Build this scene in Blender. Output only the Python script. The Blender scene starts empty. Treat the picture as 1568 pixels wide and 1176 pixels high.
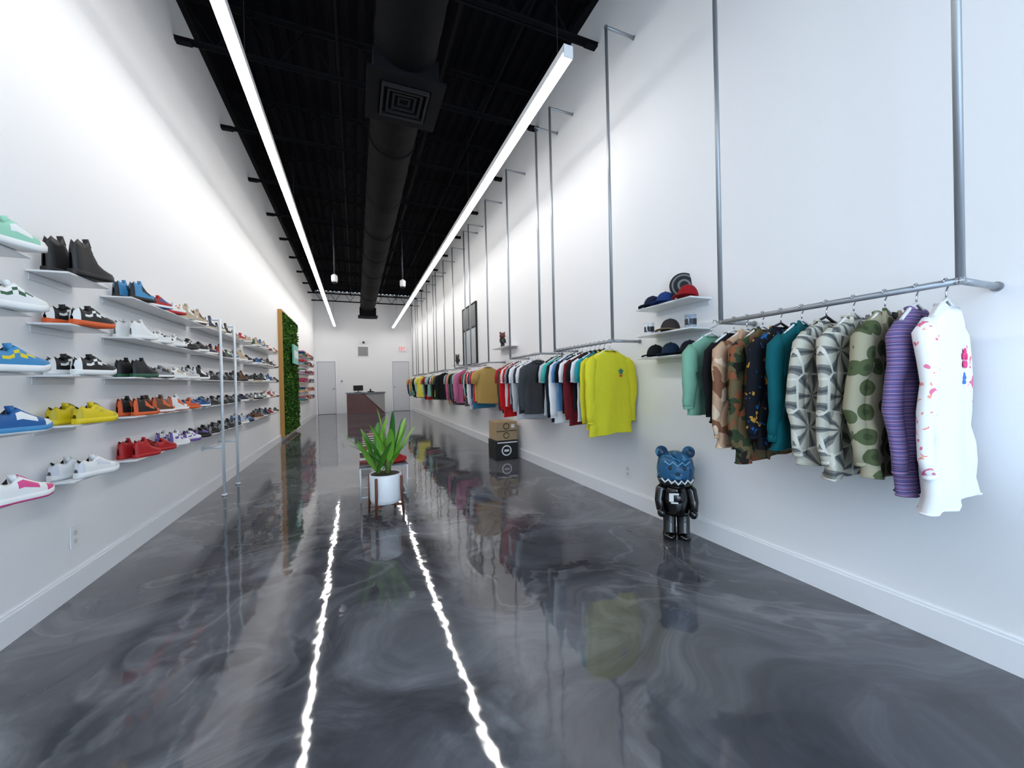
import bpy, math, random
from math import sin, cos, pi, radians
from mathutils import Matrix, Vector
random.seed(7)
R=random.Random(11)
XL,XR,YB,YF,ZC=-1.446,2.196,16.5,-2.2,4.78

# ------------------------------------------------------------ materials
def srgb(c):
    return tuple((x/255/12.92 if x/255<=0.04045 else ((x/255+0.055)/1.055)**2.4) for x in c)
MC={}
def mat(name,col,rough=0.5,metal=0.0,emit=None,es=0,bump=0,bscale=50,coat=0,spec=0.5,trans=0):
    if name in MC: return MC[name]
    m=bpy.data.materials.new(name); m.use_nodes=True
    nt=m.node_tree; b=nt.nodes['Principled BSDF']
    c=srgb(col); b.inputs['Base Color'].default_value=(*c,1)
    b.inputs['Roughness'].default_value=rough; b.inputs['Metallic'].default_value=metal
    b.inputs['Specular IOR Level'].default_value=spec
    b.inputs['Coat Weight'].default_value=coat
    if trans: b.inputs['Transmission Weight'].default_value=trans
    if emit:
        b.inputs['Emission Color'].default_value=(*srgb(emit),1); b.inputs['Emission Strength'].default_value=es
    if bump:
        tc=nt.nodes.new('ShaderNodeTexCoord'); n=nt.nodes.new('ShaderNodeTexNoise'); bp=nt.nodes.new('ShaderNodeBump')
        n.inputs['Scale'].default_value=bscale; n.inputs['Detail'].default_value=2
        bp.inputs['Strength'].default_value=bump; bp.inputs['Distance'].default_value=0.01
        nt.links.new(tc.outputs['Object'],n.inputs['Vector']); nt.links.new(n.outputs['Fac'],bp.inputs['Height'])
        nt.links.new(bp.outputs['Normal'],b.inputs['Normal'])
    MC[name]=m; return m
def cloth(col):
    return mat('cloth_%d_%d_%d'%col,col,0.85,bump=0.35,bscale=26,spec=0.2)
def layered(name,base,layers,rough=0.85):
    """layers: (color,kind,scale,threshold,offset)"""
    m=mat(name,base,rough,spec=0.2); nt=m.node_tree; b=nt.nodes['Principled BSDF']
    tc=nt.nodes.new('ShaderNodeTexCoord')
    rgb=nt.nodes.new('ShaderNodeRGB'); rgb.outputs[0].default_value=(*srgb(base),1)
    prev=rgb.outputs[0]
    def mth(op,a,bv):
        q=nt.nodes.new('ShaderNodeMath'); q.operation=op
        nt.links.new(a,q.inputs[0])
        if isinstance(bv,(int,float)): q.inputs[1].default_value=bv
        elif bv is not None: nt.links.new(bv,q.inputs[1])
        return q.outputs[0]
    for (col,kind,sc,th,off) in layers:
        mp=nt.nodes.new('ShaderNodeMapping'); mp.inputs['Location'].default_value=(off,off*1.7,off*0.6)
        nt.links.new(tc.outputs['Object'],mp.inputs['Vector'])
        vec=mp.outputs[0]
        if kind in('dots','edge','petal'):   # printed cloth: pattern laid out across the garment's front
            sp=nt.nodes.new('ShaderNodeSeparateXYZ'); cb=nt.nodes.new('ShaderNodeCombineXYZ')
            nt.links.new(vec,sp.inputs[0]); nt.links.new(sp.outputs[0],cb.inputs[0]); nt.links.new(sp.outputs[2],cb.inputs[1]); vec=cb.outputs[0]
            n=nt.nodes.new('ShaderNodeTexVoronoi'); n.voronoi_dimensions='2D'; n.inputs['Scale'].default_value=sc
        op='GREATER_THAN'
        if kind=='noise':
            n=nt.nodes.new('ShaderNodeTexNoise'); n.inputs['Scale'].default_value=sc; n.inputs['Detail'].default_value=1.5
            n.inputs['Distortion'].default_value=0.6; o=n.outputs['Fac']
        elif kind=='dots':
            n.inputs['Randomness'].default_value=0.55; op='LESS_THAN'; o=n.outputs['Distance']
        elif kind=='edge':
            n.feature='DISTANCE_TO_EDGE'; op='LESS_THAN'; n.inputs['Randomness'].default_value=0.5; o=n.outputs['Distance']
        elif kind=='petal':
            n.inputs['Randomness'].default_value=0.5
            sub=nt.nodes.new('ShaderNodeVectorMath'); sub.operation='SUBTRACT'
            nt.links.new(n.outputs['Position'],sub.inputs[1]); nt.links.new(vec,sub.inputs[0])
            s2=nt.nodes.new('ShaderNodeSeparateXYZ'); nt.links.new(sub.outputs[0],s2.inputs[0])
            at=mth('ARCTAN2',s2.outputs[0],s2.outputs[1])
            o=mth('SINE',mth('MULTIPLY',at,7),None)
        elif kind=='stripe':
            n=nt.nodes.new('ShaderNodeTexWave'); n.bands_direction='Z'; n.inputs['Scale'].default_value=sc
            n.inputs['Distortion'].default_value=0.6; o=n.outputs['Fac']
        nt.links.new(vec,n.inputs['Vector'])
        fac=mth(op,o,th)
        mx=nt.nodes.new('ShaderNodeMixRGB'); mx.inputs['Color2'].default_value=(*srgb(col),1)
        nt.links.new(fac,mx.inputs['Fac']); nt.links.new(prev,mx.inputs['Color1']); prev=mx.outputs[0]
    nt.links.new(prev,b.inputs['Base Color'])
    return m

WALL=mat('wall_paint',(243,243,244),0.6,spec=.25)
TRIM=mat('trim_gloss_white',(242,243,246),0.3)
SHELF=mat('shelf_white',(226,227,228),0.25)
STEEL=mat('galvanised_steel',(162,166,171),0.4,0.6)
PALE=mat('pale_steel',(216,224,230),0.3,0.2)
BLACKC=mat('ceiling_black',(6,6,11),0.9,spec=.1)
BLACKJ=mat('joist_black',(9,9,13),0.8,spec=.15)
DUCT=mat('duct_black_fabric',(7,7,8),0.9,bump=0.6,bscale=9,spec=.12)
DGRILL=mat('diffuser_black',(20,20,22),0.6,spec=.3)
BLK=mat('black_gloss',(8,8,9),0.08,coat=0.5)
BLKM=mat('black_matt',(16,16,18),0.7)
WHT=mat('white_plastic',(240,240,240),0.35)
CHROME=mat('chrome',(200,200,205),0.15,1.0)
LAMP=mat('led_diffuser',(255,255,255),0.5,emit=(255,252,248),es=21)
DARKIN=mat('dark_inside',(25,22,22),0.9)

# floor
FL=bpy.data.materials.new('metallic_epoxy'); FL.use_nodes=True
nt=FL.node_tree; b=nt.nodes['Principled BSDF']
tc=nt.nodes.new('ShaderNodeTexCoord')
n0=nt.nodes.new('ShaderNodeTexNoise'); n0.inputs['Scale'].default_value=0.9; n0.inputs['Detail'].default_value=2
nt.links.new(tc.outputs['Object'],n0.inputs['Vector'])
va=nt.nodes.new('ShaderNodeVectorMath'); va.operation='MULTIPLY_ADD'; va.inputs[1].default_value=(1.5,1.5,0)
nt.links.new(n0.outputs['Color'],va.inputs[0]); nt.links.new(tc.outputs['Object'],va.inputs[2])
n1=nt.nodes.new('ShaderNodeTexNoise'); n1.inputs['Scale'].default_value=1.3; n1.inputs['Detail'].default_value=8; n1.inputs['Roughness'].default_value=.62; n1.inputs['Distortion'].default_value=1.2
nt.links.new(va.outputs[0],n1.inputs['Vector'])
r1=nt.nodes.new('ShaderNodeValToRGB'); e=r1.color_ramp.elements
e[0].position=0.32; e[0].color=(*srgb((58,59,63)),1); e[1].position=0.72; e[1].color=(*srgb((120,122,128)),1)
em=e.new(.5); em.color=(*srgb((79,80,86)),1)
nt.links.new(n1.outputs['Fac'],r1.inputs['Fac'])
n2=nt.nodes.new('ShaderNodeTexNoise'); n2.inputs['Scale'].default_value=0.7; n2.inputs['Detail'].default_value=5; n2.inputs['Distortion'].default_value=1.1
nt.links.new(va.outputs[0],n2.inputs['Vector'])
r2=nt.nodes.new('ShaderNodeValToRGB'); e=r2.color_ramp.elements
e[0].position=0.48; e[0].color=(0,0,0,1); e[1].position=0.5; e[1].color=(1,1,1,1)
e2=e.new(0.508); e2.color=(0,0,0,1)
nt.links.new(n2.outputs['Fac'],r2.inputs['Fac'])
m0=nt.nodes.new('ShaderNodeMath'); m0.operation='MULTIPLY'; nt.links.new(r2.outputs[0],m0.inputs[0]); nt.links.new(n1.outputs['Fac'],m0.inputs[1])
mu=nt.nodes.new('ShaderNodeMath'); mu.operation='MULTIPLY'; mu.inputs[1].default_value=0.36; nt.links.new(m0.outputs[0],mu.inputs[0])
mx=nt.nodes.new('ShaderNodeMixRGB'); mx.inputs['Color2'].default_value=(*srgb((172,175,180)),1)
nt.links.new(mu.outputs[0],mx.inputs['Fac']); nt.links.new(r1.outputs[0],mx.inputs['Color1']); nt.links.new(mx.outputs[0],b.inputs['Base Color'])
b.inputs['Roughness'].default_value=0.045; b.inputs['IOR'].default_value=1.66
n3=nt.nodes.new('ShaderNodeTexNoise'); n3.inputs['Scale'].default_value=7; n3.inputs['Detail'].default_value=2
nt.links.new(tc.outputs['Object'],n3.inputs['Vector'])
bp=nt.nodes.new('ShaderNodeBump'); bp.inputs['Strength'].default_value=0.09; bp.inputs['Distance'].default_value=0.014
nt.links.new(n3.outputs['Fac'],bp.inputs['Height']); nt.links.new(bp.outputs[0],b.inputs['Normal'])

# ------------------------------------------------------------ mesh builder
class MB:
    def __init__(s): s.v=[];s.f=[];s.mi=[];s.sm=[];s.mats=[]
    def m(s,mt):
        if mt not in s.mats: s.mats.append(mt)
        return s.mats.index(mt)
    def face(s,idx,mt,smooth=False):
        s.f.append(idx); s.mi.append(s.m(mt)); s.sm.append(smooth)
    def box(s,c,d,mt,rz=0,bev=0):
        x,y,z=[k/2 for k in d]; M=Matrix.Translation(c)@Matrix.Rotation(rz,4,'Z')
        if bev:
            rings=[]
            for (zz,ins) in ((-z,bev),(-z+bev,0),(z-bev,0),(z,bev)):
                X=x-ins;Y=y-ins;q=bev
                rings.append([M@Vector(p) for p in ((X-q,-Y,zz),(X,-Y+q,zz),(X,Y-q,zz),(X-q,Y,zz),(-X+q,Y,zz),(-X,Y-q,zz),(-X,-Y+q,zz),(-X+q,-Y,zz))])
            s.loft(rings,mt,cap=True,smooth=False); return
        o=len(s.v)
        for p in ((-x,-y,-z),(x,-y,-z),(x,y,-z),(-x,y,-z),(-x,-y,z),(x,-y,z),(x,y,z),(-x,y,z)): s.v.append(M@Vector(p))
        for q in ((0,3,2,1),(4,5,6,7),(0,1,5,4),(1,2,6,5),(2,3,7,6),(3,0,4,7)): s.face([o+i for i in q],mt)
    def bb(s,x0,x1,y0,y1,z0,z1,mt,bev=0): s.box(((x0+x1)/2,(y0+y1)/2,(z0+z1)/2),(x1-x0,y1-y0,z1-z0),mt,0,bev)
    def loft(s,rings,mt,cap=False,closed=True,smooth=True,mfun=None):
        o=len(s.v); n=len(rings[0])
        for r in rings:
            for p in r: s.v.append(Vector(p))
        for i in range(len(rings)-1):
            for j in range(n if closed else n-1):
                k=(j+1)%n
                s.face([o+i*n+j,o+i*n+k,o+(i+1)*n+k,o+(i+1)*n+j],mfun(i,j) if mfun else mt,smooth)
        if cap:
            s.face([o+j for j in range(n)][::-1],mt); s.face([o+(len(rings)-1)*n+j for j in range(n)],mt)
    def tube(s,path,r,mt,n=10,cap=True,flat=1.0,ref=None):
        path=[Vector(p) for p in path]; rs=r if isinstance(r,(list,tuple)) else [r]*len(path)
        rings=[];up=None
        for i,p in enumerate(path):
            t=(path[min(i+1,len(path)-1)]-path[max(i-1,0)]).normalized()
            if up is None:
                a=Vector(ref) if ref else (Vector((0,0,1)) if abs(t.z)<.9 else Vector((1,0,0)))
                up=(a-t*a.dot(t)).normalized()
            else: up=(up-t*up.dot(t)).normalized()
            sd=t.cross(up)
            rings.append([p+up*(rs[i]*cos(2*pi*k/n))+sd*(rs[i]*flat*sin(2*pi*k/n)) for k in range(n)])
        s.loft(rings,mt,cap=cap)
    def ell(s,c,r,mt,n=16,m=10,rot=None,z0=-90,z1=90,mfun=None):
        c=Vector(c);rings=[];rot=rot or Matrix.Identity(3)
        for i in range(m+1):
            a=radians(z0+(z1-z0)*i/m)
            rings.append([c+rot@Vector((r[0]*cos(a)*cos(2*pi*k/n),r[1]*cos(a)*sin(2*pi*k/n),r[2]*sin(a))) for k in range(n)])
        s.loft(rings,mt,mfun=mfun)
    def poly(s,pts,mt):
        o=len(s.v); s.v+= [Vector(p) for p in pts]; s.face(list(range(o,o+len(pts))),mt)
    def build(s,name,col=None):
        me=bpy.data.meshes.new(name)
        me.from_pydata([tuple(v) for v in s.v],[],s.f)
        for mt in s.mats: me.materials.append(mt)
        me.polygons.foreach_set('material_index',s.mi); me.polygons.foreach_set('use_smooth',s.sm)
        me.update(); 
        ob=bpy.data.objects.new(name,me); bpy.context.collection.objects.link(ob); return ob

def simplebox(name,x0,x1,y0,y1,z0,z1,mt,bev=0):
    m=MB(); m.bb(x0,x1,y0,y1,z0,z1,mt,bev); return m.build(name)

# ------------------------------------------------------------ room shell
simplebox('floor',XL-.2,XR+.2,YF-.2,YB+.2,-.1,0,FL)
simplebox('wall_left',XL-.15,XL,YF-.15,YB+.15,0,ZC,WALL)
simplebox('wall_right',XR,XR+.15,YF-.15,YB+.15,0,ZC,WALL)
simplebox('wall_back',XL,XR,YB,YB+.15,0,ZC,WALL)
m=MB() # storefront wall with glazing opening
m.bb(XL,XR,YF-.15,YF,3.5,ZC,WALL); m.bb(XL,XL+.1,YF-.15,YF,0,3.5,WALL); m.bb(XR-.1,XR,YF-.15,YF,0,3.5,WALL)
m.build('wall_front')
m=MB()
for x in (XL+.13,-.35,.375,1.1,XR-.13): m.bb(x-.025,x+.025,YF-.1,YF-.04,0,3.5,BLKM)
for z in (.03,2.4,3.47): m.bb(XL+.1,XR-.1,YF-.1,YF-.04,z-.025,z+.025,BLKM)
m.build('window_1')
# ceiling: corrugated deck
m=MB(); x=XL-.1
prof=[]
while x<XR+.1:
    prof+= [(x,ZC),(x+.06,ZC),(x+.08,ZC+.04),(x+.13,ZC+.04)]; x+=.15
m.loft([[Vector((a,YF-.15,z)) for a,z in prof],[Vector((a,YB+.15,z)) for a,z in prof]],BLACKC,closed=False,smooth=False)
m.bb(XL-.15,XR+.15,YF-.15,YB+.15,ZC+.05,ZC+.1,BLACKC)
m.build('ceiling')
def baseb(name,a,b,axis):
    m=MB()
    if axis=='L': m.bb(XL,XL+.014,a,b,0,.12,TRIM); m.bb(XL,XL+.008,a,b,.12,.132,TRIM)
    if axis=='R': m.bb(XR-.014,XR,a,b,0,.12,TRIM); m.bb(XR-.008,XR,a,b,.12,.132,TRIM)
    if axis=='B': m.bb(-.64,1.31,YB-.014,YB,0,.132,TRIM)
    m.build(name)
baseb('baseboard_left',YF,YB,'L'); baseb('baseboard_right',YF,YB,'R'); baseb('baseboard_back',0,0,'B')

ys=[4.37+1.28*i for i in range(-4,10)]
for y in ys:
    if y<YF or y>YB-.1: continue
    m=MB()
    for z in (4.28,4.70):
        m.bb(XL+.002,XR-.002,y-.045,y-.008,z-.003,z+.003,BLACKJ); m.bb(XL+.002,XR-.002,y+.008,y+.045,z-.003,z+.003,BLACKJ)
        m.bb(XL+.002,XR-.002,y-.012,y-.008,z-.02,z+.02,BLACKJ); m.bb(XL+.002,XR-.002,y+.008,y+.012,z-.02,z+.02,BLACKJ)
    nseg=14; path=[]
    for i in range(nseg+1): path.append((XL+.05+(XR-XL-.1)*i/nseg,y,4.29 if i%2 else 4.69))
    for i in range(nseg): m.tube([path[i],path[i+1]],.008,BLACKJ,n=6)
    m.bb(XL+.001,XL+.12,y-.03,y+.03,4.255,4.295,BLACKJ); m.bb(XR-.12,XR-.001,y-.03,y+.03,4.255,4.295,BLACKJ)
    m.build('ceiling_joist')
m=MB()
for x,z,r in ((-.1,4.62,.014),(1.6,4.6,.014),(1.0,4.66,.02)):
    m.tube([(x,YF,z),(x,YB,z)],r,BLACKJ,n=8)
m.build('ceiling_conduits')
m=MB(); m.bb(XL+.001,XL+.06,YF,YB,4.66,4.78,BLACKJ); m.bb(XR-.06,XR-.001,YF,YB,4.66,4.78,BLACKJ); m.build('trim_ceiling_angle')

# duct
m=MB(); cx,cz,rr=.43,3.80,.235; rings=[]
yy=YF+.1
while yy<14.6:
    w=rr*(1+.012*sin(yy*9)+.01*sin(yy*23)); sg=-.01*sin(yy*2.4)
    rings.append([Vector((cx+w*cos(2*pi*k/28),yy,cz+sg+w*sin(2*pi*k/28))) for k in range(28)]); yy+=.09
m.loft(rings,DUCT,cap=True)
for yy in [k*1.28-.75 for k in range(0,12)]:
    m.tube([(cx+(rr+.006)*cos(a),yy,cz+(rr+.006)*sin(a)) for a in [2*pi*k/24 for k in range(25)]],.007,BLACKJ,n=6,cap=False)
    m.tube([(cx-rr,yy,cz),(cx-rr,yy,4.3)],.004,BLACKJ,n=5); m.tube([(cx+rr,yy,cz),(cx+rr,yy,4.3)],.004,BLACKJ,n=5)
def diffuser(m,x0,x1,y0,y1,zb):
    m.bb(x0+.05,x1-.05,y0+.05,y1-.05,zb,cz-.1,BLACKJ)
    cx_,cy_=(x0+x1)/2,(y0+y1)/2; hx,hy=(x1-x0)/2,(y1-y0)/2
    def frame(fx,fy,w,z0,z1,mt):
        m.bb(cx_-fx,cx_+fx,cy_-fy,cy_-fy+w,z0,z1,mt); m.bb(cx_-fx,cx_+fx,cy_+fy-w,cy_+fy,z0,z1,mt)
        m.bb(cx_-fx,cx_-fx+w,cy_-fy+w,cy_+fy-w,z0,z1,mt); m.bb(cx_+fx-w,cx_+fx,cy_-fy+w,cy_+fy-w,z0,z1,mt)
    frame(hx,hy,.10,zb-.012,zb+.01,BLACKJ)
    for i,q in enumerate((.62,.47,.32,.17)): frame(hx*q,hy*q,.018,zb-.035+.008*i,zb,DGRILL)
diffuser(m,.13,.73,3.05,3.65,3.49)
diffuser(m,.12,.74,13.7,14.3,3.42)
m.build('air_duct')

for X,y0 in ((-.70,-1.6),(1.425,2.33)):
    m=MB(); y1=16.0; z=3.38; w=.036
    m.bb(X-w,X+w,y0,y1,z,z+.055,WHT)
    m.bb(X-w+.002,X+w-.002,y0+.004,y1-.004,z-.028,z-.0005,LAMP)
    m.bb(X-w,X+w,y0-.004,y0+.004,z-.03,z+.056,WHT); m.bb(X-w,X+w,y1-.004,y1+.004,z-.03,z+.056,WHT)
    yy=y0+.15
    while yy<y1:
        m.tube([(X,yy,z+.05),(X,yy,4.3)],.0025,BLKM,n=4); yy+=2.4
    m.build('linear_pendant_light')

for X in (-.33,.92):
    m=MB(); m.tube([(X,8,3.2),(X,8,4.4)],.012,mat('conduit_grey',(60,62,68),.5,.4),n=8)
    m.tube([(X,8,3.06),(X,8,3.09),(X,8,3.18),(X,8,3.21)],[.045,.056,.056,.02],WHT,n=16)
    m.ell((X,8,3.06),(.04,.04,.035),BLKM,z0=-90,z1=0,m=5); m.build('pendant_speaker')

# ------------------------------------------------------------ back wall
YB_=YB-.001
def door(name,x0,x1,knobright):
    m=MB(); f=.07; z1=2.04; GAP=mat('door_gap',(90,90,94),.8)
    m.bb(x0-f,x0,YB_-.035,YB_,0.001,z1+f,TRIM); m.bb(x1,x1+f,YB_-.035,YB_,0.001,z1+f,TRIM); m.bb(x0,x1,YB_-.035,YB_,z1,z1+f,TRIM)
    m.bb(x0,x1,YB_-.006,YB_,.001,z1,GAP)
    m.bb(x0+.012,x1-.012,YB_-.02,YB_-.006,.012,z1-.012,mat('door_white',(216,217,221),.35))
    kx=x1-.07 if knobright else x0+.07
    m.tube([(kx,YB_-.02,1),(kx,YB_-.05,1)],.012,CHROME); m.ell((kx,YB_-.07,1),(.03,.025,.03),CHROME)
    m.tube([(kx,YB_-.02,1),(kx,YB_-.027,1)],.032,CHROME,n=14)
    m.build(name)
door('door_1',-1.37,-.73,True); door('door_2',1.40,2.06,False)
m=MB(); m.bb(.08,.51,YB_-.02,YB_,2.24,2.66,WHT); m.bb(.11,.48,YB_-.024,YB_-.02,2.27,2.63,DARKIN)
for i in range(13): m.bb(.11,.48,YB_-.034,YB_-.024,2.28+i*.027,2.294+i*.027,mat('vent_grey',(200,200,200),.5))
m.build('air_return_vent')
m=MB(); m.bb(1.66,1.97,YB_-.05,YB_,2.46,2.68,WHT); RED=mat('exit_red',(220,40,30),.5,emit=(230,40,30),es=.6)
x=1.69; yq=YB_-.052
def bar(a,b,c,d): m.bb(x+a,x+b,yq-.002,yq+.002,2.50+c,2.50+d,RED)
bar(0,.012,0,.14);bar(0,.05,0,.015);bar(0,.05,.06,.075);bar(0,.05,.125,.14); x+=.065
m.tube([(x,yq,2.5),(x+.05,yq,2.64)],.007,RED,n=5);m.tube([(x+.05,yq,2.5),(x,yq,2.64)],.007,RED,n=5); x+=.07
bar(0,.012,0,.14); x+=.03
bar(0,.06,.125,.14);bar(.024,.036,0,.14); m.build('exit_sign')
m=MB(); m.bb(.27,.37,YB_-.05,YB_,2.78,2.86,WHT); m.ell((.32,YB_-.08,2.8),(.045,.045,.05),BLK); m.build('security_camera')
m=MB(); m.bb(-.55,-.47,YB_-.02,YB_,1.2,1.32,WHT,.004); m.bb(-.53,-.49,YB_-.024,YB_-.02,1.25,1.30,DARKIN); m.build('thermostat')

# counter
WOOD=mat('counter_slat_wood',(104,50,36),.4); CG=mat('counter_grey',(158,154,154),.5)
m=MB(); x0,x1,y0,y1,H=-.32,.99,15.15,15.75,.80
m.bb(x0+.02,x1,y0+.02,y1,0.001,H,CG)
n=22
for i in range(n):
    z=.02+i*(H-.04)/n
    xe=x0+.55+ (x1-x0-.57)*(1-(z/H))
    m.bb(x0,xe,y0,y0+.02,z,z+.026,WOOD)
    m.bb(x0,x0+.02,y0+.02,y1,z,z+.026,WOOD)
m.tube([(x0+.55,y0,H),(x1,y0,.03)],.014,mat('counter_edge',(70,40,32),.4),n=6)
m.bb(x0-.03,x1+.03,y0-.03,y1+.03,H,H+.035,mat('counter_top',(66,62,64),.2))
m.build('checkout_counter')
m=MB(); z=H+.036; m.bb(-.05,.2,15.4,15.55,z,z+.015,BLKM); m.bb(.06,.09,15.46,15.49,z+.015,z+.1,BLKM); m.box((.075,15.46,z+.16),(.34,.025,.2),BLKM); m.build('cash_register_monitor')
m=MB(); m.bb(.4,.62,15.35,15.5,z,z+.035,BLKM,.005); m.tube([(.5,15.42,z+.03),(.5,15.42,z+.12)],.03,BLKM); m.build('card_reader')

# ------------------------------------------------------------ shoes
T=[0,.03,.1,.2,.3,.38,.46,.56,.68,.8,.9,.97,1]
HW=[.012,.027,.036,.038,.038,.038,.040,.044,.049,.049,.043,.028,.01]
TP=[.05,.084,.098,.084,.082,.1,.108,.092,.074,.063,.056,.046,.032]
def shoe(mb,ox,oy,oz,yaw,L,ms,style='low',zs=1.28):
    sole,up,acc,lace=ms; s=L/.28
    M=Matrix.Translation((ox,oy,oz))@Matrix.Rotation(yaw,4,'Z')@Matrix.Diagonal((s,s,s*zs,1))
    tops=list(TP); var=R.random()
    if style!='low':
        add=.05 if style=='high' else .10
        for i in range(6): tops[i]+=add*(1 if i else .7)
        tops[6]+=add*.45; tops[7]+=add*.08
    rings=[]
    for i,t in enumerate(T):
        x=t*.28; hw=HW[i]; spring=.012*max(0,(t-.8)/.2)
        if style=='boot' and i<6: x=x*.9+.006
        st=.026+spring; h=tops[i]-st; r=[]
        for k in range(13):
            a=pi*k/12; yy=math.copysign(abs(cos(a))**.8*hw,cos(a))
            zz=st+h*(sin(a)**.65)
            if style!='low' and i<6: yy*= (1-.25*sin(a))
            if 2<=i<=5 and k in (4,5,6,7,8): zz=tops[i]-(.0 if k in(4,8) else .035); yy=hw*(.62,.4,0,-.4,-.62)[k-4]
            r.append(M@Vector((x,yy,zz)))
        rings.append(r)
    def mf(i,j):
        if 2<=i<=4 and 4<=j<=7: return DARKIN
        if i in(5,6,7) and (j in (1,2,9,10)) and (var>.5 or (i+j)%2==0): return acc
        if i<=1 and j not in(5,6): return acc
        if var>.35 and i>=9 and (j<3 or j>8): return acc
        if var<.3 and i in (3,4) and (j in(1,10)): return acc
        if i>=11: return sole if (j<2 or j>9) else up
        return up
    mb.loft(rings,up,closed=False,mfun=mf)
    rings=[]
    for i,t in enumerate(T):
        x=t*.28; hw=HW[i]+.004; spring=.012*max(0,(t-.8)/.2)
        if i==0:x-=.004
        if i==12:x+=.004
        rings.append([M@Vector(p) for p in ((x,hw*.92,spring),(x,hw,spring+.008),(x,hw,spring+.026),(x,hw*.8,spring+.030),(x,-hw*.8,spring+.030),(x,-hw,spring+.026),(x,-hw,spring+.008),(x,-hw*.92,spring))])
    mb.loft(rings,sole,cap=True,mfun=(lambda i,j: (acc if var>.6 else sole) if j in (0,6,7) else sole))
    for q,zz in ((.47,.110),(.51,.104),(.55,.097),(.59,.09),(.63,.084)):
        zz+= (tops[6]-TP[6])*max(0,(.56-q)/.1)
        p0=M@Vector((q*.28,.022,zz-.007)); p1=M@Vector((q*.28,0,zz)); p2=M@Vector((q*.28,-.022,zz-.007))
        mb.tube([p0,p1,p2],.003*s,lace,n=4)
    zt=tops[5]
    mb.loft([[M@Vector((.118,-.02,zt-.03)),M@Vector((.118,.02,zt-.03)),M@Vector((.126,.02,zt-.03)),M@Vector((.126,-.02,zt-.03))],[M@Vector((.098,-.018,zt+.014)),M@Vector((.098,.018,zt+.014)),M@Vector((.108,.018,zt+.016)),M@Vector((.108,-.018,zt+.016))]],up,cap=True)
def sm(c): return mat('shoe_%d_%d_%d'%c,c,.5)
W=(232,232,230);K=(22,22,24);G=(130,132,136);RD=(175,24,30);BL=(28,90,150);YE=(225,198,24);OR=(215,92,40);NV=(28,34,70)
MG=(150,205,180);TN=(186,168,140);PU=(110,84,160);PK=(225,80,140);GN=(40,90,65);CY=(60,135,185);BR=(100,66,44);LG=(196,196,194)
def pair(name,y,z,cols,style='low',L=.25,yaw=28,xoff=0,gap=.055):
    ms=[sm(c) for c in cols]; mb=MB(); th=radians(90-yaw); q=L/.25
    d=Vector((sin(radians(yaw)),cos(radians(yaw)))); n=Vector((cos(radians(yaw)),-sin(radians(yaw))))
    a=Vector((XL+.045*q+.004+xoff,y+.03))
    shoe(mb,a.x,a.y,z+.001,th,L,ms,style)
    b=a+n*(.096*q)+d*(gap*q)
    shoe(mb,b.x,b.y,z+.001,th,L,ms,style)
    return mb.build(name)
rows=[1.69,1.437,1.185,.935,.66]
DEP=.155
def shelf(y0,y1,z):
    m=MB(); m.bb(XL+.001,XL+DEP,y0,y1,z-.010,z,SHELF,.002); m.bb(XL+.001,XL+.005,y0+.02,y1-.02,z-.045,z-.012,SHELF); m.build('floating_shelf')
C1=[(W,MG,W,W),(W,W,GN,W),(W,CY,YE,W),(CY,BL,W,W),(W,W,PK,PK)]
C2=[(K,K,K,K),(OR,K,W,W),(W,K,W,W),(YE,YE,(200,180,40),K),(W,W,(215,215,222),W)]
C3=[[(K,CY,K,W),(W,RD,BL,W),(RD,W,OR,W),(TN,TN,W,W),(W,TN,BR,W)],
    [(W,W,W,W),(W,W,K,K),(W,W,G,K),(K,K,W,K),(W,K,K,W)],
    [(GN,K,K,RD),(W,G,K,G),(W,W,TN,W),(W,LG,G,W),(W,K,W,W)],
    [(OR,K,OR,K),(W,BR,OR,W),(W,W,OR,BL),(OR,OR,BL,W),(W,BL,NV,W)],
    [(RD,RD,RD,RD),(RD,RD,(150,20,25),W),(W,W,PU,W),(PU,W,PU,W),(K,K,PU,K)]]
allc=[W,K,G,RD,BL,NV,TN,LG,GN,W,K,BR,W,W,K,K,G]
for i,z in enumerate(rows):
    shelf(1.3,2.33,z); shelf(2.56,2.90,z); shelf(3.14,4.44,z); shelf(4.50,6.2,z); shelf(6.35,8.05,z)
    pair('sneaker_pair',2.05,z,C1[i],L=.215,yaw=20)
    pair('boot_pair' if i==0 else 'sneaker_pair',2.575,z,C2[i],'boot' if i==0 else 'low',L=.205,yaw=20)
    for j in range(5):
        st='high' if (i,j) in ((0,0),(1,0),(3,0),(2,0)) or R.random()<.15 else 'low'
        pair('high_top_sneaker_pair' if st=='high' else 'sneaker_pair',3.18+j*.25,z,C3[i][j],st,L=.17,yaw=24)
    for yy in (4.52,4.80,5.01,5.29,5.55,5.80,6.37,6.62,6.87,7.12,7.37,7.62):
        c=(R.choice([W,W,W,K,TN]),R.choice(allc),R.choice(allc),R.choice([W,K,W]))
        if i in(2,3,4) and yy<5.3: c=(K,K,G,K)
        pair('sneaker_pair',yy,z,c,'high' if R.random()<.2 else 'low',L=.17,yaw=12 if yy<5.3 else 24)
m=MB()
for y in (4.76,5.25):
    X=-1.272
    m.tube([(X,y,.001),(X,y,1.81)],.014,PALE); m.tube([(X,y,.001),(X,y,.02)],.025,PALE)
    for z in (1.80,.50): m.tube([(XL+.001,y,z),(X,y,z)],.012,PALE); m.tube([(XL+.001,y,z),(XL+.01,y,z)],.022,PALE,n=12)
m.build('steel_pole_frame')
OUT=mat('outlet_face',(205,205,205),.4)
m=MB(); m.bb(XL+.001,XL+.007,2.81,2.88,.25,.365,WHT,.002)
for z in (.285,.33): m.bb(XL+.007,XL+.009,2.833,2.857,z-.012,z+.012,OUT)
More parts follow.
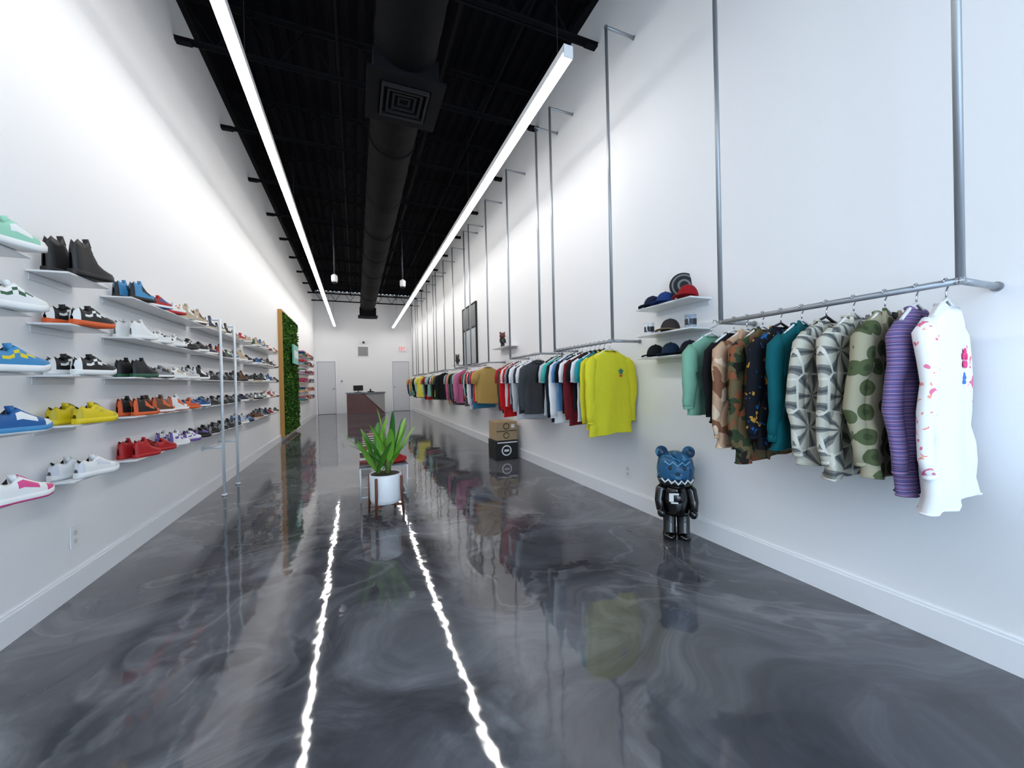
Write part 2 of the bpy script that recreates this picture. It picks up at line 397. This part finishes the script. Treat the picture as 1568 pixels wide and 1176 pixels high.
m.build('wall_outlet')
m=MB(); m.bb(XR-.007,XR-.001,2.71,2.78,.235,.35,WHT,.002)
for z in (.27,.315): m.bb(XR-.009,XR-.007,2.733,2.757,z-.012,z+.012,OUT)
m.build('wall_outlet')

# moss panel
FR=mat('moss_frame_wood',(176,132,60),.5)
MS=[mat('moss_a',(44,92,24),.9),mat('moss_b',(76,130,34),.9),mat('moss_c',(30,66,20),.9),mat('moss_d',(110,150,50),.9)]
m=MB(); y0,y1,z0,z1=9.06,11.15,.1,2.66; xf=XL+.06
m.bb(XL+.001,xf-.01,y0,y1,z0,z1,MS[2])
m.bb(XL+.001,xf+.02,y0-.03,y0,z0-.03,z1+.03,FR);m.bb(XL+.001,xf+.02,y1,y1+.03,z0-.03,z1+.03,FR);m.bb(XL+.001,xf+.02,y0,y1,z1,z1+.03,FR);m.bb(XL+.001,xf+.02,y0,y1,z0-.03,z0,FR)
for i in range(7000):
    y=R.uniform(y0,y1);z=R.uniform(z0,z1);s=R.uniform(.02,.045); c=Vector((xf+R.uniform(-.01,.05),y,z))
    a=Vector((R.uniform(-.2,1),R.uniform(-1,1),R.uniform(-1,1))).normalized(); b_=a.cross(Vector((R.random(),R.random(),R.random()))).normalized()
    m.poly([c-a*s,c+b_*s*.4,c+a*s,c-b_*s*.4],MS[R.choice([0,0,1,1,2,3])])
m.build('moss_panel')
m=MB(); m.bb(xf+.09,xf+.12,9.75,10.5,1.62,2.05,mat('sign_teal',(110,190,170),.4)); 
for k in range(5): m.bb(xf+.12,xf+.13,9.82+k*.13,9.9+k*.13,1.75,1.92,WHT)
m.build('logo_sign')
cl=[(210,80,90),(30,50,110),(240,240,240),(25,25,28),(90,150,190),(230,160,70),(180,40,40),(120,120,125),(60,120,90),(160,110,160)]
for z in (.72,.97,1.22,1.47,1.72,1.95):
    shelf(11.5,14.3,z)
    m=MB(); yy=11.55
    while yy<14.1:
        zz=z
        for k in range(3):
            h=.035; m.box((XL+.1,yy+.11,zz+h/2+.001),(.17,.2,h),cloth(R.choice(cl)),R.uniform(-.05,.05),.008); zz+=h+.001
        yy+=.26
    m.build('folded_clothes_stacks')

# ------------------------------------------------------------ right wall racks
XP=1.92; ZR=1.41
bays=[(.64,1.57),(2.56,3.53),(3.86,4.77),(5.67,6.64),(6.97,7.9),(8.8,9.75),(10.1,11.05),(11.95,12.9),(13.3,14.2)]
for a,b in bays:
    m=MB()
    m.tube([(XP,a-.012,ZR),(XP,b+.012,ZR)],.0125,STEEL,n=12)
    for y in (a,b):
        m.tube([(XP,y,ZR-.012),(XP,y,3.93)],.0125,STEEL,n=12)
        for z in (ZR,3.92):
            m.tube([(XP-.012,y,z),(XR-.001,y,z)],.012,STEEL,n=12); m.tube([(XR-.006,y,z),(XR-.001,y,z)],.018,STEEL,n=16)
    m.build('pipe_clothing_rack')

HG=mat('hanger_white',(225,225,225),.35)
def garment(name,y,zh,body,sleeve='long',hw=.205,th=.04,rz=0,hanger=HG,collar=None,trim=None,mb=None,n=30,decals=(),slc=None,xo=0,neck=None,xs=.9,sf=.02,sr=1.0,fl=.6):
    own=mb is None
    mb=mb or MB(); top=ZR-.075; L=top-zh
    M=Matrix.Translation((XP+xo,y,top))@Matrix.Rotation(rz,4,'Z'); M3=M.to_3x3()
    ph=R.uniform(0,6); k1=R.uniform(26,40); tw=R.uniform(-.008,.008); fa=min(1.25,th/.024)
    secs=[(0,.072,.02),(.012,.085,min(.026,th)),(.04,.15,min(.03,th)),(.065,.195,min(.032,th)),(.12,.2,th)]
    q=9
    for i in range(1,q+1): secs.append((.12+(L-.12)*i/q,.2+(hw-.2)*(i/q),th*(1+.2*i/q)))
    rings=[]
    for (z,w,t) in secs:
        d=min(1,z/L); r=[]; w*=xs
        for k in range(n):
            a=2*pi*k/n; c=cos(a); s_=sin(a)
            xx=w*math.copysign(abs(c)**.75,c)*(1+.03*sin(5*d+ph)); yy=t*math.copysign(abs(s_)**.6,s_)
            yy+=fa*(.013*d*sin(k1*xx+ph+2.5*d)+.006*d*sin(71*xx+ph*2-3*d)+.005*sin(24*d+9*xx+ph)*min(1,d*3))+tw*d
            zz=-z-.010*sin(9*xx+ph)*d
            if z==0 and s_<0: zz-=.03*(-s_)
            r.append(M@Vector((xx,yy,zz)))
        rings.append(r)
    nr=len(rings)
    mb.loft(rings,body,mfun=(lambda i,j:(trim if (trim and i>=nr-2) else body)))
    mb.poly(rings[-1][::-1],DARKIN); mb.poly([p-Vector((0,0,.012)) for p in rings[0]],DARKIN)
    mb.tube([rings[0][k%n] for k in range(n+1)],.006,neck or trim or body,n=6,cap=False)
    hem=[p+Vector((0,0,.004)) for p in rings[-1]]
    mb.tube([hem[k%n] for k in range(n+1)],.004,trim or body,n=5,cap=False)
    for sg in (-1,1):
        if sleeve=='none': break
        Ls={'long':min(.58,L*.92),'short':.25}[sleeve]; sc=slc or body
        xe=.222 if sleeve=='long' else .25
        pts=[(.165,-.07),(.2,-.11),(.215,-.2),(xe+.003,-.1-(Ls-.1)*.35),(xe,-.1-(Ls-.1)*.55),(xe-.004,-.1-(Ls-.1)*.72),(xe-.006,-Ls*.9),(xe-.01,-Ls)]
        if sleeve=='short': pts=[(.165,-.07),(.205,-.11),(.228,-.17),(.24,-.25)]
        path=[M@Vector((sg*px*xs,.008*fa*sin(ph+pz*18)+R.uniform(-.003,.003)-(.01 if th>.02 else .0)*(1 if sf>=0 else 0)-(sf*min(1,-pz*3) if sleeve=='long' and th>.02 else 0),pz)) for px,pz in pts]
        rad=[.03,.047,.048,.041,.045,.038,.037,.034] if sleeve=='long' else [.03,.048,.054,.058]
        rad=[min(r_,.27-abs(p[0]))*sr if i>1 else r_ for i,(r_,p) in enumerate(zip(rad,pts))]
        mb.tube(path,[r_*1.05 for r_ in rad],sc,n=12,ref=(1,0,0),flat=fl)
        dn=(path[-1]-path[-2]).normalized()
        mb.tube([path[-1]-dn*(.02 if trim else .01),path[-1]+dn*(.012 if trim else .003)],rad[-1]*1.1,trim or sc,n=12,ref=(1,0,0),flat=fl)
    if collar:
        ty=-th-.008
        for sg in (-1,1):
            P=[(sg*.005,ty,-.05),(sg*.07,ty+.01,.012),(sg*.105,ty,-.05),(sg*.055,ty-.006,-.105)]
            P2=[(a,b+.012,c) for a,b,c in P]
            mb.loft([[M@Vector(p) for p in P],[M@Vector(p) for p in P2]],collar,cap=True,smooth=False)
        pts=[]
        for i in range(4,nr):
            r=rings[i]; k=int(n*.75); pts.append(r[k]+M3@Vector((0,-.004,0)))
        w=M3@Vector((.014,0,0))
        for a,b in zip(pts[:-1],pts[1:]): mb.poly([a-w,a+w,b+w,b-w],collar)
        bt=mat('button_dark',(70,60,50),.4)
        for a in pts[1:]: mb.ell(a-M3@Vector((0,.003,0)),(.005,.003,.005),bt,n=8,m=4)
        if len(decals)==0: # chest pocket flap
            c=min(rings[5],key=lambda p:((M.inverted()@p).x-.09)**2+(0 if (M.inverted()@p).y<0 else 9))
            mb.box(c+M3@Vector((0,-.004,0)),(.075,.006,.03),collar,rz)
    for (dx,dz,w_,h_,mt,shape) in decals:
        best=None;bd=9
        for r in rings:
            for p in r:
                l=M.inverted()@p
                if l.y<0:
                    dd=(l.x-dx)**2+(l.z+dz)**2
                    if dd<bd: bd=dd;best=l.y
        c=M@Vector((dx,best-.003,-dz))
        if shape=='box': mb.box(c,(w_,.006,h_),mt,rz)
        else:
            for k in range(5):
                a=2*pi*k/5+.3
                mb.ell(c+M3@Vector((w_*.35*cos(a),0,h_*.35*sin(a))),(w_*.28,.003,h_*.2),mt,n=10,m=4,rot=M3@Matrix.Rotation(-a,3,'Y'))
    c=Vector((XP+xo,y,top))
    mb.tube([c+M3@Vector((-.15,0,-.05)),c+M3@Vector((-.06,0,.0)),c+Vector((0,0,.02)),c+M3@Vector((.06,0,.0)),c+M3@Vector((.15,0,-.05))],.006,hanger,n=6)
    hk=[c+Vector((0,0,.02)),c+Vector((0,0,.045))]
    for a in range(-60,200,26): hk.append(Vector((XP+.018*cos(radians(a)),y,ZR+.018*sin(radians(a)))) )
    mb.tube(hk,.0028,CHROME,n=5)
    return mb.build(name) if own else None

# bay A (nearest)
ink=mat('pink_ink',(235,60,130),.8); ink2=mat('blue_ink',(60,120,220),.8)
m_white=cloth((240,241,244))
m_wsl=layered('cloth_white_pink_sleeve',(240,241,244),[((228,120,155),'noise',26,.63,3),((240,160,140),'noise',32,.68,7)])
m_pur=layered('cloth_purple_stripe',(112,96,148),[((140,104,146),'stripe',16,.55,0),((74,76,124),'stripe',37,.75,1),((166,156,186),'stripe',24,.96,.3)])
m_dot=layered('cloth_green_spot_print',(158,152,128),[((78,88,58),'dots',13,.40,1),((60,70,46),'dots',13,.16,1)])
m_leaf=layered('cloth_leaf_print',(192,190,176),[((122,123,120),'petal',7,.15,0),((86,90,90),'petal',7,.86,0),((210,208,196),'edge',7,.03,0)])
m_teal=cloth((8,88,96)); 
m_kol=layered('cloth_black_multi',(20,22,30),[((190,140,60),'noise',30,.66,2),((30,84,140),'noise',28,.64,9)])
m_wood=layered('cloth_woodland_camo',(104,90,62),[((52,66,44),'noise',15,.52,1),((134,80,54),'noise',18,.59,5),((34,30,28),'noise',18,.62,9)])
m_des=layered('cloth_desert_camo',(190,156,128),[((128,88,66),'noise',9,.53,2),((220,198,172),'noise',10,.6,6),((60,42,34),'noise',30,.72,4)])
m_mint=cloth((120,168,144)); m_black=cloth((22,24,28))
garment('hanging_long_sleeve_shirt',.675,.64,m_white,'long',.225,.026,.14,slc=m_wsl,decals=((.04,.19,.05,.07,ink,'fl'),(.055,.26,.03,.04,ink2,'fl')),neck=cloth((225,225,230)),xs=.88,sf=-.006,sr=.80)
garment('hanging_shirt',.752,.67,m_pur,'long',.21,.022,.12,xs=.86,sf=-.006,sr=.85)
garment('hanging_jacket',.843,.72,m_dot,'long',.24,.028,.11,collar=m_dot,decals=((.0,.012,.04,.02,BLKM,'box'),),xs=.96,sf=-.014,sr=.95)
garment('hanging_jacket',.945,.70,m_leaf,'long',.24,.028,.10,collar=m_leaf,xs=.98,sf=-.014,sr=.95)
garment('hanging_jacket',1.045,.72,m_leaf,'long',.235,.025,.1,hanger=BLKM,xs=.99,sf=-.014,sr=.95)
garment('hanging_bomber_jacket',1.145,.78,m_teal,'long',.23,.028,.1,trim=m_teal,collar=m_teal,xs=.97,sf=-.008)
garment('hanging_patterned_shirt',1.24,.77,m_kol,'long',.225,.026,.08,hanger=BLKM,xs=.96,sf=-.008)
garment('hanging_camo_jacket',1.33,.69,m_wood,'long',.235,.026,.08,collar=m_wood,xs=.98,sf=-.008)
garment('hanging_camo_jacket',1.415,.75,m_des,'long',.235,.026,.06,collar=m_des,xs=1.0,sf=-.008)
garment('hanging_shirt',1.49,.86,m_black,'long',.20,.018,.05,fl=.45)
garment('hanging_sweatshirt',1.61,.90,m_mint,'long',.22,.026,.08,xo=-.03,xs=.96,sf=.005)
# bay B, C individually
Y_=(218,210,50)
bl=mat('print_black',(20,20,20),.8); rdp=mat('print_red',(220,60,50),.8)
garment('hanging_long_sleeve_shirt',2.60,.655,cloth(Y_),'long',.22,.026,.06,decals=((.0,.045,.04,.03,bl,'box'),(.085,.17,.045,.04,mat('print_teal',(40,120,110),.8),'fl'),(.085,.205,.03,.02,rdp,'fl')),xs=.98,sr=.9,sf=.0)
seqB=[(Y_,'long'),((40,150,160),'short'),((235,238,242),'short'),((25,25,30),'short'),((110,30,36),'long'),((238,238,240),'short'),((18,18,22),'short'),((90,140,190),'short'),((240,240,240),'long'),((30,34,46),'long'),((60,180,165),'short'),((200,205,210),'short'),((24,24,28),'short')]
for i,(c,s) in enumerate(seqB):
    garment('hanging_tshirt' if s=='short' else 'hanging_long_sleeve_shirt',2.675+i*.067,(.78 if s=='short' else .68)+R.uniform(-.03,.05),cloth(c),s,.205,.016,.05+R.uniform(-.015,.015),hanger=R.choice([HG,BLKM]),xs=.94,fl=.4)
seqC=[((70,72,76),'long'),((238,238,240),'short'),((60,62,68),'short'),((200,200,205),'long'),((235,240,245),'short'),((30,30,34),'short'),((150,155,162),'short'),((190,30,36),'short'),((235,235,235),'short'),((200,30,34),'long'),((60,70,60),'long'),((190,40,45),'short')]
for i,(c,s) in enumerate(seqC):
    garment('hanging_tshirt' if s=='short' else 'hanging_long_sleeve_shirt',3.93+i*.07,(.76 if s=='short' else .68)+R.uniform(-.03,.06),cloth(c),s,.205,.016,.05+R.uniform(-.015,.015),hanger=R.choice([HG,BLKM]),xs=.94,fl=.4)
pal=[(190,160,90),(24,26,34),(30,40,80),(200,40,44),(235,235,238),(90,92,96),(26,26,28),(235,235,238),(60,120,150),(200,110,150),(60,90,60),(110,30,40),(230,220,90),(25,25,28),(150,200,190)]
for (a,b) in bays[3:]:
    mb=MB(); yy=a+.06; k=0
    while yy<b-.04:
        c=R.choice(pal) if not(k==0 and a<6) else (176,146,84)
        garment('',yy,R.uniform(.66,.86),cloth(c),R.choice(['long','short','short']),.205,.024,R.uniform(0,.08),mb=mb,n=14,xs=.94); yy+=.075; k+=1
    mb.build('hanging_clothes_row')

# ------------------------------------------------------------ right shelves with caps
def rshelf(y0,y1,z,d=.19):
    m=MB(); m.bb(XR-d,XR-.001,y0,y1,z-.012,z,SHELF,.002); m.bb(XR-.005,XR-.001,y0+.02,y1-.02,z-.045,z-.012,SHELF); m.build('floating_shelf')
for z in (1.63,1.43,1.26): rshelf(1.86,2.38,z)
def cap(name,x,y,z,yaw,c,c2=None):
    m=MB(); M=Matrix.Translation((x,y,z))@Matrix.Rotation(yaw,4,'Z')@Matrix.Scale(.86,4); mt=cloth(c); m2=cloth(c2 or c)
    rings=[]
    for i in range(9):
        a=radians(90*i/8); rr_=.082*cos(a)**.8 if i<8 else .001
        rings.append([M@Vector((rr_*1.08*cos(2*pi*k/20),rr_*.93*sin(2*pi*k/20),.004+.1*sin(a))) for k in range(20)])
    m.loft(rings,mt); m.ell(M@Vector((0,0,.105)),(.007,.007,.005),m2,n=8,m=4)
    out=[]
    for i in range(4):
        q=i/3; row=[]
        for k in range(13):
            a=radians(-62+124*k/12); r_=.082*(1-q)+ (.082+.062*cos(a)**.6)*q
            row.append(M@Vector((r_*cos(a)*1.06,r_*sin(a)*.93,.012-.018*(sin(a)**2)*q+.004)))
        out.append(row)
    m.loft(out,m2,closed=False); m.loft([[p-Vector((0,0,.004)) for p in r] for r in out],m2,closed=False)
    m.loft([out[-1],[p-Vector((0,0,.004)) for p in out[-1]]],m2,closed=False)
    m.build(name)
def onz(z): return z+.004
cap('baseball_cap',2.10,2.30,onz(1.63),radians(200),(24,32,60)); cap('baseball_cap',2.09,2.16,onz(1.63),radians(205),(34,62,120)); cap('baseball_cap',2.08,1.95,onz(1.63),radians(205),(150,24,34))
m=MB(); c=Vector((2.15,2.045,1.632+.118)); nrm=Vector((-.5,-.84,.12)).normalized()
def disc(rad,off,th,mt): m.tube([c+nrm*(off),c+nrm*(off+th)],rad,mt,n=32)
disc(.095,-.02,.012,BLKM); disc(.083,-.008,.003,mat('plate_grey',(110,110,112),.4)); disc(.07,-.005,.003,BLKM); disc(.045,-.002,.003,MC['plate_grey']); disc(.03,.001,.003,BLKM)
m.bb(2.12,2.16,2.03,2.07,1.631,1.66,BLKM); m.build('decorative_plate')
def mug(x,y,z,c):
    m=MB(); mt=mat('mug_%d'%c[0],c,.3); dk=mat('mug_print',(25,28,40),.4)
    m.tube([(x,y,z),(x,y,z+.012),(x,y,z+.06),(x,y,z+.085)],.036,mt,n=20); m.tube([(x,y,z+.02),(x,y,z+.06)],.0368,dk,n=20,cap=False)
    m.tube([(x,y,z+.0855),(x,y,z+.0865)],.031,DARKIN,n=18); m.tube([(x,y,z+.085),(x,y,z+.09)],.037,mt,n=20,cap=False)
    m.tube([(x-.036*.8,y-.02,z+.07),(x-.055,y-.035,z+.06),(x-.055,y-.035,z+.03),(x-.036*.8,y-.02,z+.02)],.005,mt,n=6); m.build('mug')
mug(2.07,2.31,1.431,(225,225,225)); mug(2.08,1.93,1.431,(150,165,180))
cap('baseball_cap',2.09,2.12,onz(1.43),radians(200),(60,54,52),(150,130,105))
cap('baseball_cap',2.10,2.28,onz(1.26),radians(205),(22,26,32)); cap('baseball_cap',2.09,2.12,onz(1.26),radians(210),(26,44,66)); cap('baseball_cap',2.10,1.96,onz(1.26),radians(200),(26,28,40))

def toy(name,x,y,z,h,cb,ch,ce=None):
    """standing bear toy: legs, torso, arms, round head and two ears"""
    m=MB(); s=h/.65
    def P(a,b,c): return (x+a*s,y+b*s,z+c*s)
    for sg in (-1,1):
        m.tube([P(sg*.047,-.015,0),P(sg*.047,-.012,.03),P(sg*.046,0,.06),P(sg*.045,0,.17),P(sg*.042,0,.2)],[.043*s,.047*s,.042*s,.044*s,.04*s],cb,n=16)
        m.ell(P(sg*.047,-.03,.028),(.042*s,.06*s,.027*s),cb)
        m.tube([P(sg*.07,0,.375),P(sg*.1,-.005,.34),P(sg*.112,-.02,.27),P(sg*.105,-.055,.21)],[.03*s,.035*s,.032*s,.028*s],cb,n=14)
        m.ell(P(sg*.102,-.066,.195),(.028*s,.032*s,.032*s),cb)
        m.ell(P(sg*.088,0,.605),(.042*s,.027*s,.044*s),ch); m.ell(P(sg*.09,-.018,.605),(.026*s,.014*s,.028*s),mat('toy_ear_dark',(24,60,90),.3) if ce else cb)
    m.tube([P(0,0,.17),P(0,0,.2),P(0,0,.28),P(0,0,.36),P(0,0,.4)],[.07*s,.09*s,.086*s,.072*s,.04*s],cb,n=20)
    m.tube([P(0,0,.38),P(0,0,.405),P(0,0,.44),P(0,0,.50),P(0,0,.56),P(0,0,.60),P(0,0,.615)],[.07*s,.1*s,.12*s,.124*s,.112*s,.075*s,.02*s],ch,n=24)
    m.ell(P(0,-.102,.46),(.05*s,.04*s,.036*s),ch); m.ell(P(0,-.138,.478),(.014*s,.01*s,.01*s),BLK)
    for sg in(-1,1): m.ell(P(sg*.045,-.110,.515),(.011*s,.008*s,.014*s),BLK)
    if ce:
        wt=ce
        zz=[(-.1,.44),(-.08,.418),(-.06,.44),(-.04,.415),(-.02,.436),(0,.41),(.02,.436),(.04,.415),(.06,.44),(.08,.418),(.1,.44)]
        m.tube([P(a,-.13*(1-(abs(a)/.13)**2)**.5-.01,c) for a,c in zz],.007*s,wt,n=6)
        zz=[(-.08,.56),(-.05,.535),(-.03,.556),(.0,.53),(.03,.556),(.05,.535),(.08,.56)]
        m.tube([P(a,-.124*(1-(abs(a)/.13)**2)**.5,c) for a,c in zz],.005*s,mat('toy_light_blue',(120,180,215),.3),n=6)
        m.tube([P(0,0,.375),P(0,0,.39),P(0,0,.43)],[.09*s,.112*s,.1245*s],BLK,n=24)
        m.ell(P(0,-.06,.3),(.05*s,.036*s,.05*s),BLK)
        m.box(P(-.04,-.095,.31),(.028*s,.008*s,.055*s),WHT,.2); m.box(P(-.01,-.098,.335),(.035*s,.008*s,.012*s),WHT,.05); m.box(P(-.02,-.098,.275),(.045*s,.008*s,.009*s),WHT)
    return m.build(name)
TB=layered('toy_blue',(48,98,136),[((30,68,102),'noise',14,.56,2),((84,140,178),'noise',22,.66,5)],.18)
t=toy('bear_figurine',0,0,0,.635,BLK,TB,mat('toy_white',(225,235,240),.3)); t.location=(2.02,2.03,.001); t.rotation_euler=(0,0,radians(-38))
rshelf(5.15,5.85,1.63,.16); toy('toy_figurine',2.11,5.55,1.633,.24,BLK,mat('toy_dark_red',(90,30,34),.3))
rshelf(8.16,8.65,1.5,.16); toy('toy_figurine',2.11,8.4,1.503,.24,BLK,mat('toy_grey',(70,70,74),.3))

m=MB(); y0,y1,z0,z1=7.13,8.1,1.47,2.66; XRm=XR-.001
m.bb(XR-.02,XRm,y0,y1,z0,z1,mat('mirror_glass',(176,184,186),.25,.3))
for a in (y0,y1): m.bb(XR-.035,XRm,a-.015,a+.015,z0-.015,z1+.015,BLKM)
for a in (z0,z1,2.2): m.bb(XR-.035,XRm,y0,y1,a-.012,a+.012,BLKM)
m.bb(XR-.03,XRm,y0+.03,(y0+y1)/2-.02,2.23,2.63,mat('dark_panel',(34,38,38),.3)); m.bb(XR-.03,XRm,(y0+y1)/2+.02,y1-.03,2.23,2.63,MC['dark_panel']); m.build('framed_mirror')

# boxes
KR=mat('kraft_card',(168,144,110),.8); BX=mat('black_card',(20,20,22),.6)
m=MB(); m.bb(1.80,2.13,5.08,5.42,.003,.27,BX,.004); 
m.tube([(1.955,5.081,.13),(1.955,5.077,.13)],.075,WHT,n=24); m.tube([(1.955,5.078,.13),(1.955,5.074,.13)],.058,BX,n=24); m.box((1.955,5.073,.13),(.07,.004,.03),WHT)
m.bb(1.82,2.12,5.079,5.082,.235,.25,WHT)
m.build('black_cardboard_box')
m=MB(); m.bb(1.81,2.125,5.09,5.41,.272,.535,KR,.004); m.bb(1.81,2.125,5.085,5.09,.40,.408,DARKIN)
m.tube([(1.96,5.089,.34),(1.96,5.086,.34)],.045,DARKIN,n=20); m.tube([(1.96,5.087,.34),(1.96,5.084,.34)],.035,KR,n=20)
m.tube([(1.96,5.089,.47),(1.96,5.086,.47)],.045,DARKIN,n=20); m.tube([(1.96,5.087,.47),(1.96,5.084,.47)],.035,KR,n=20)
m.box((2.06,5.088,.47),(.05,.004,.05),WHT); m.build('kraft_cardboard_box')

# ------------------------------------------------------------ plant
px,py=.215,3.46
WD=mat('stand_walnut',(104,56,34),.45)
m=MB()
for k in range(4):
    a=radians(45+90*k+12); c=Vector((px+.148*cos(a),py+.148*sin(a),0)); o=Vector((.012*cos(a),.012*sin(a),0))
    m.tube([c+o+Vector((0,0,.001)),c+Vector((0,0,.2)),c+Vector((0,0,.33))],[.009,.012,.011],WD,n=8)
    d=Vector((cos(a),sin(a),0)); m.tube([Vector((px,py,.085)),Vector((px,py,.085))+d*.145],.012,WD,n=8)
m.build('plant_stand')
m=MB(); POT=mat('pot_white',(236,238,240),.3)
m.tube([(px,py,.1),(px,py,.105),(px,py,.14),(px,py,.335),(px,py,.34)],[.11,.121,.128,.13,.127],POT,n=36)
m.tube([(px,py,.3405),(px,py,.3415)],.118,mat('soil',(45,32,24),.9),n=30)
m.tube([(px,py,.34),(px,py,.347)],.1285,POT,n=36,cap=False)
LF=[mat('leaf_a',(72,136,38),.35,coat=.2),mat('leaf_b',(120,180,58),.35,coat=.2),mat('leaf_c',(44,100,34),.35,coat=.2)]
STM=mat('plant_stem',(90,110,50),.6)
m.tube([(px+.02,py,.33),(px+.035,py,.50)],[.026,.02],STM)
m.tube([(px-.05,py+.03,.33),(px-.065,py+.03,.44)],[.022,.018],STM)
RL=random.Random(5)
def leaf(base,az,el,L,w,droop,mt):
    sd=Vector((-sin(az),cos(az),0)); rows_=[]
    p=Vector(base); N=14
    for i in range(N+1):
        q=i/N; ww=w*(sin(pi*min(1,q*.9+.1))**.6) if i<N else .001
        if q<.15: ww=w*.45+ww*.3*q/.15
        e2=el-droop*q*q; d=Vector((cos(az)*cos(e2),sin(az)*cos(e2),sin(e2))); nn=sd.cross(d)
        rows_.append([p-sd*ww-nn*(-ww*.35),p-sd*ww*.5-nn*(-ww*.1),p.copy(),p+sd*ww*.5+nn*ww*.1,p+sd*ww+nn*ww*.35])
        p=p+d*(L/N)
    m.loft(rows_,mt,closed=False)
for k in range(19):
    az=k*2.399+.5; q=k/18
    el=radians(84-40*q+RL.uniform(-6,6)); L=RL.uniform(.36,.44)*(1-.04*q)
    two=k%3==0
    b0=(px+(-.065 if two else .035)+.015*cos(az),py+(.03 if two else 0)+.015*sin(az),(.43 if two else .48)-.09*q)
    leaf(b0,az,el,L,RL.uniform(.026,.035),radians(RL.uniform(0,35)),LF[k%3] if k%4 else LF[1])
m.build('potted_plant')

# low display table behind plant
m=MB(); x0,x1,y0,y1,H=.02,.44,3.84,4.2,.33
for x in (x0,x1):
    for y in (y0,y1): m.tube([(x,y,0.001),(x,y,H)],.009,PALE,n=8)
for z in (.05,H-.01):
    m.tube([(x0,y0,z),(x1,y0,z)],.007,PALE,n=6);m.tube([(x0,y1,z),(x1,y1,z)],.007,PALE,n=6);m.tube([(x0,y0,z),(x0,y1,z)],.007,PALE,n=6);m.tube([(x1,y0,z),(x1,y1,z)],.007,PALE,n=6)
m.bb(x0-.01,x1+.01,y0-.01,y1+.01,H,H+.012,mat('table_top',(60,62,66),.15)); m.build('low_display_table')
m=MB(); ms=[sm(RD),sm(RD),sm((150,20,24)),sm(W)]
shoe(m,.28,3.86,H+.013,radians(35),.2,ms,'low'); shoe(m,.24,3.95,H+.013,radians(35),.2,ms,'low'); m.build('sneaker_pair')
m=MB(); z=H+.013
for k,c in enumerate([(150,60,50),(230,225,215),(120,70,50),(60,60,66),(225,215,200),(160,80,60)]):
    m.box((.12,4.08,z+.0125),(.2,.15,.024),mat('book_%d'%k,c,.5),R.uniform(-.1,.1)); z+=.025
m.build('book_stack')
m=MB(); z0=z+.001
m.box((.12,4.08,z0+.06),(.15,.1,.12),mat('shoe_box_brown',(140,96,74),.6),.05)
for k in range(5): m.box((.12,4.028,z0+.015+k*.022),(.145,.006,.008),WHT,.05)
m.build('striped_box')

# ------------------------------------------------------------ world, camera, view
w=bpy.data.worlds.new('World'); bpy.context.scene.world=w; w.use_nodes=True
w.node_tree.nodes['Background'].inputs[0].default_value=(.60,.79,1,1); w.node_tree.nodes['Background'].inputs[1].default_value=4.5
cam=bpy.data.cameras.new('camera'); co=bpy.data.objects.new('camera',cam); bpy.context.collection.objects.link(co)
cam.sensor_width=36; cam.lens=589/1568*36; cam.clip_start=.02
co.matrix_world=Matrix.Translation((0,0,1.1))@Matrix.Rotation(radians(-22.08),4,'Z')@Matrix.Rotation(radians(90-.33),4,'X')@Matrix.Rotation(radians(-1.3),4,'Z')
sc=bpy.context.scene; sc.camera=co
sc.view_settings.view_transform='Standard'; sc.view_settings.look='None'; sc.view_settings.exposure=0.24
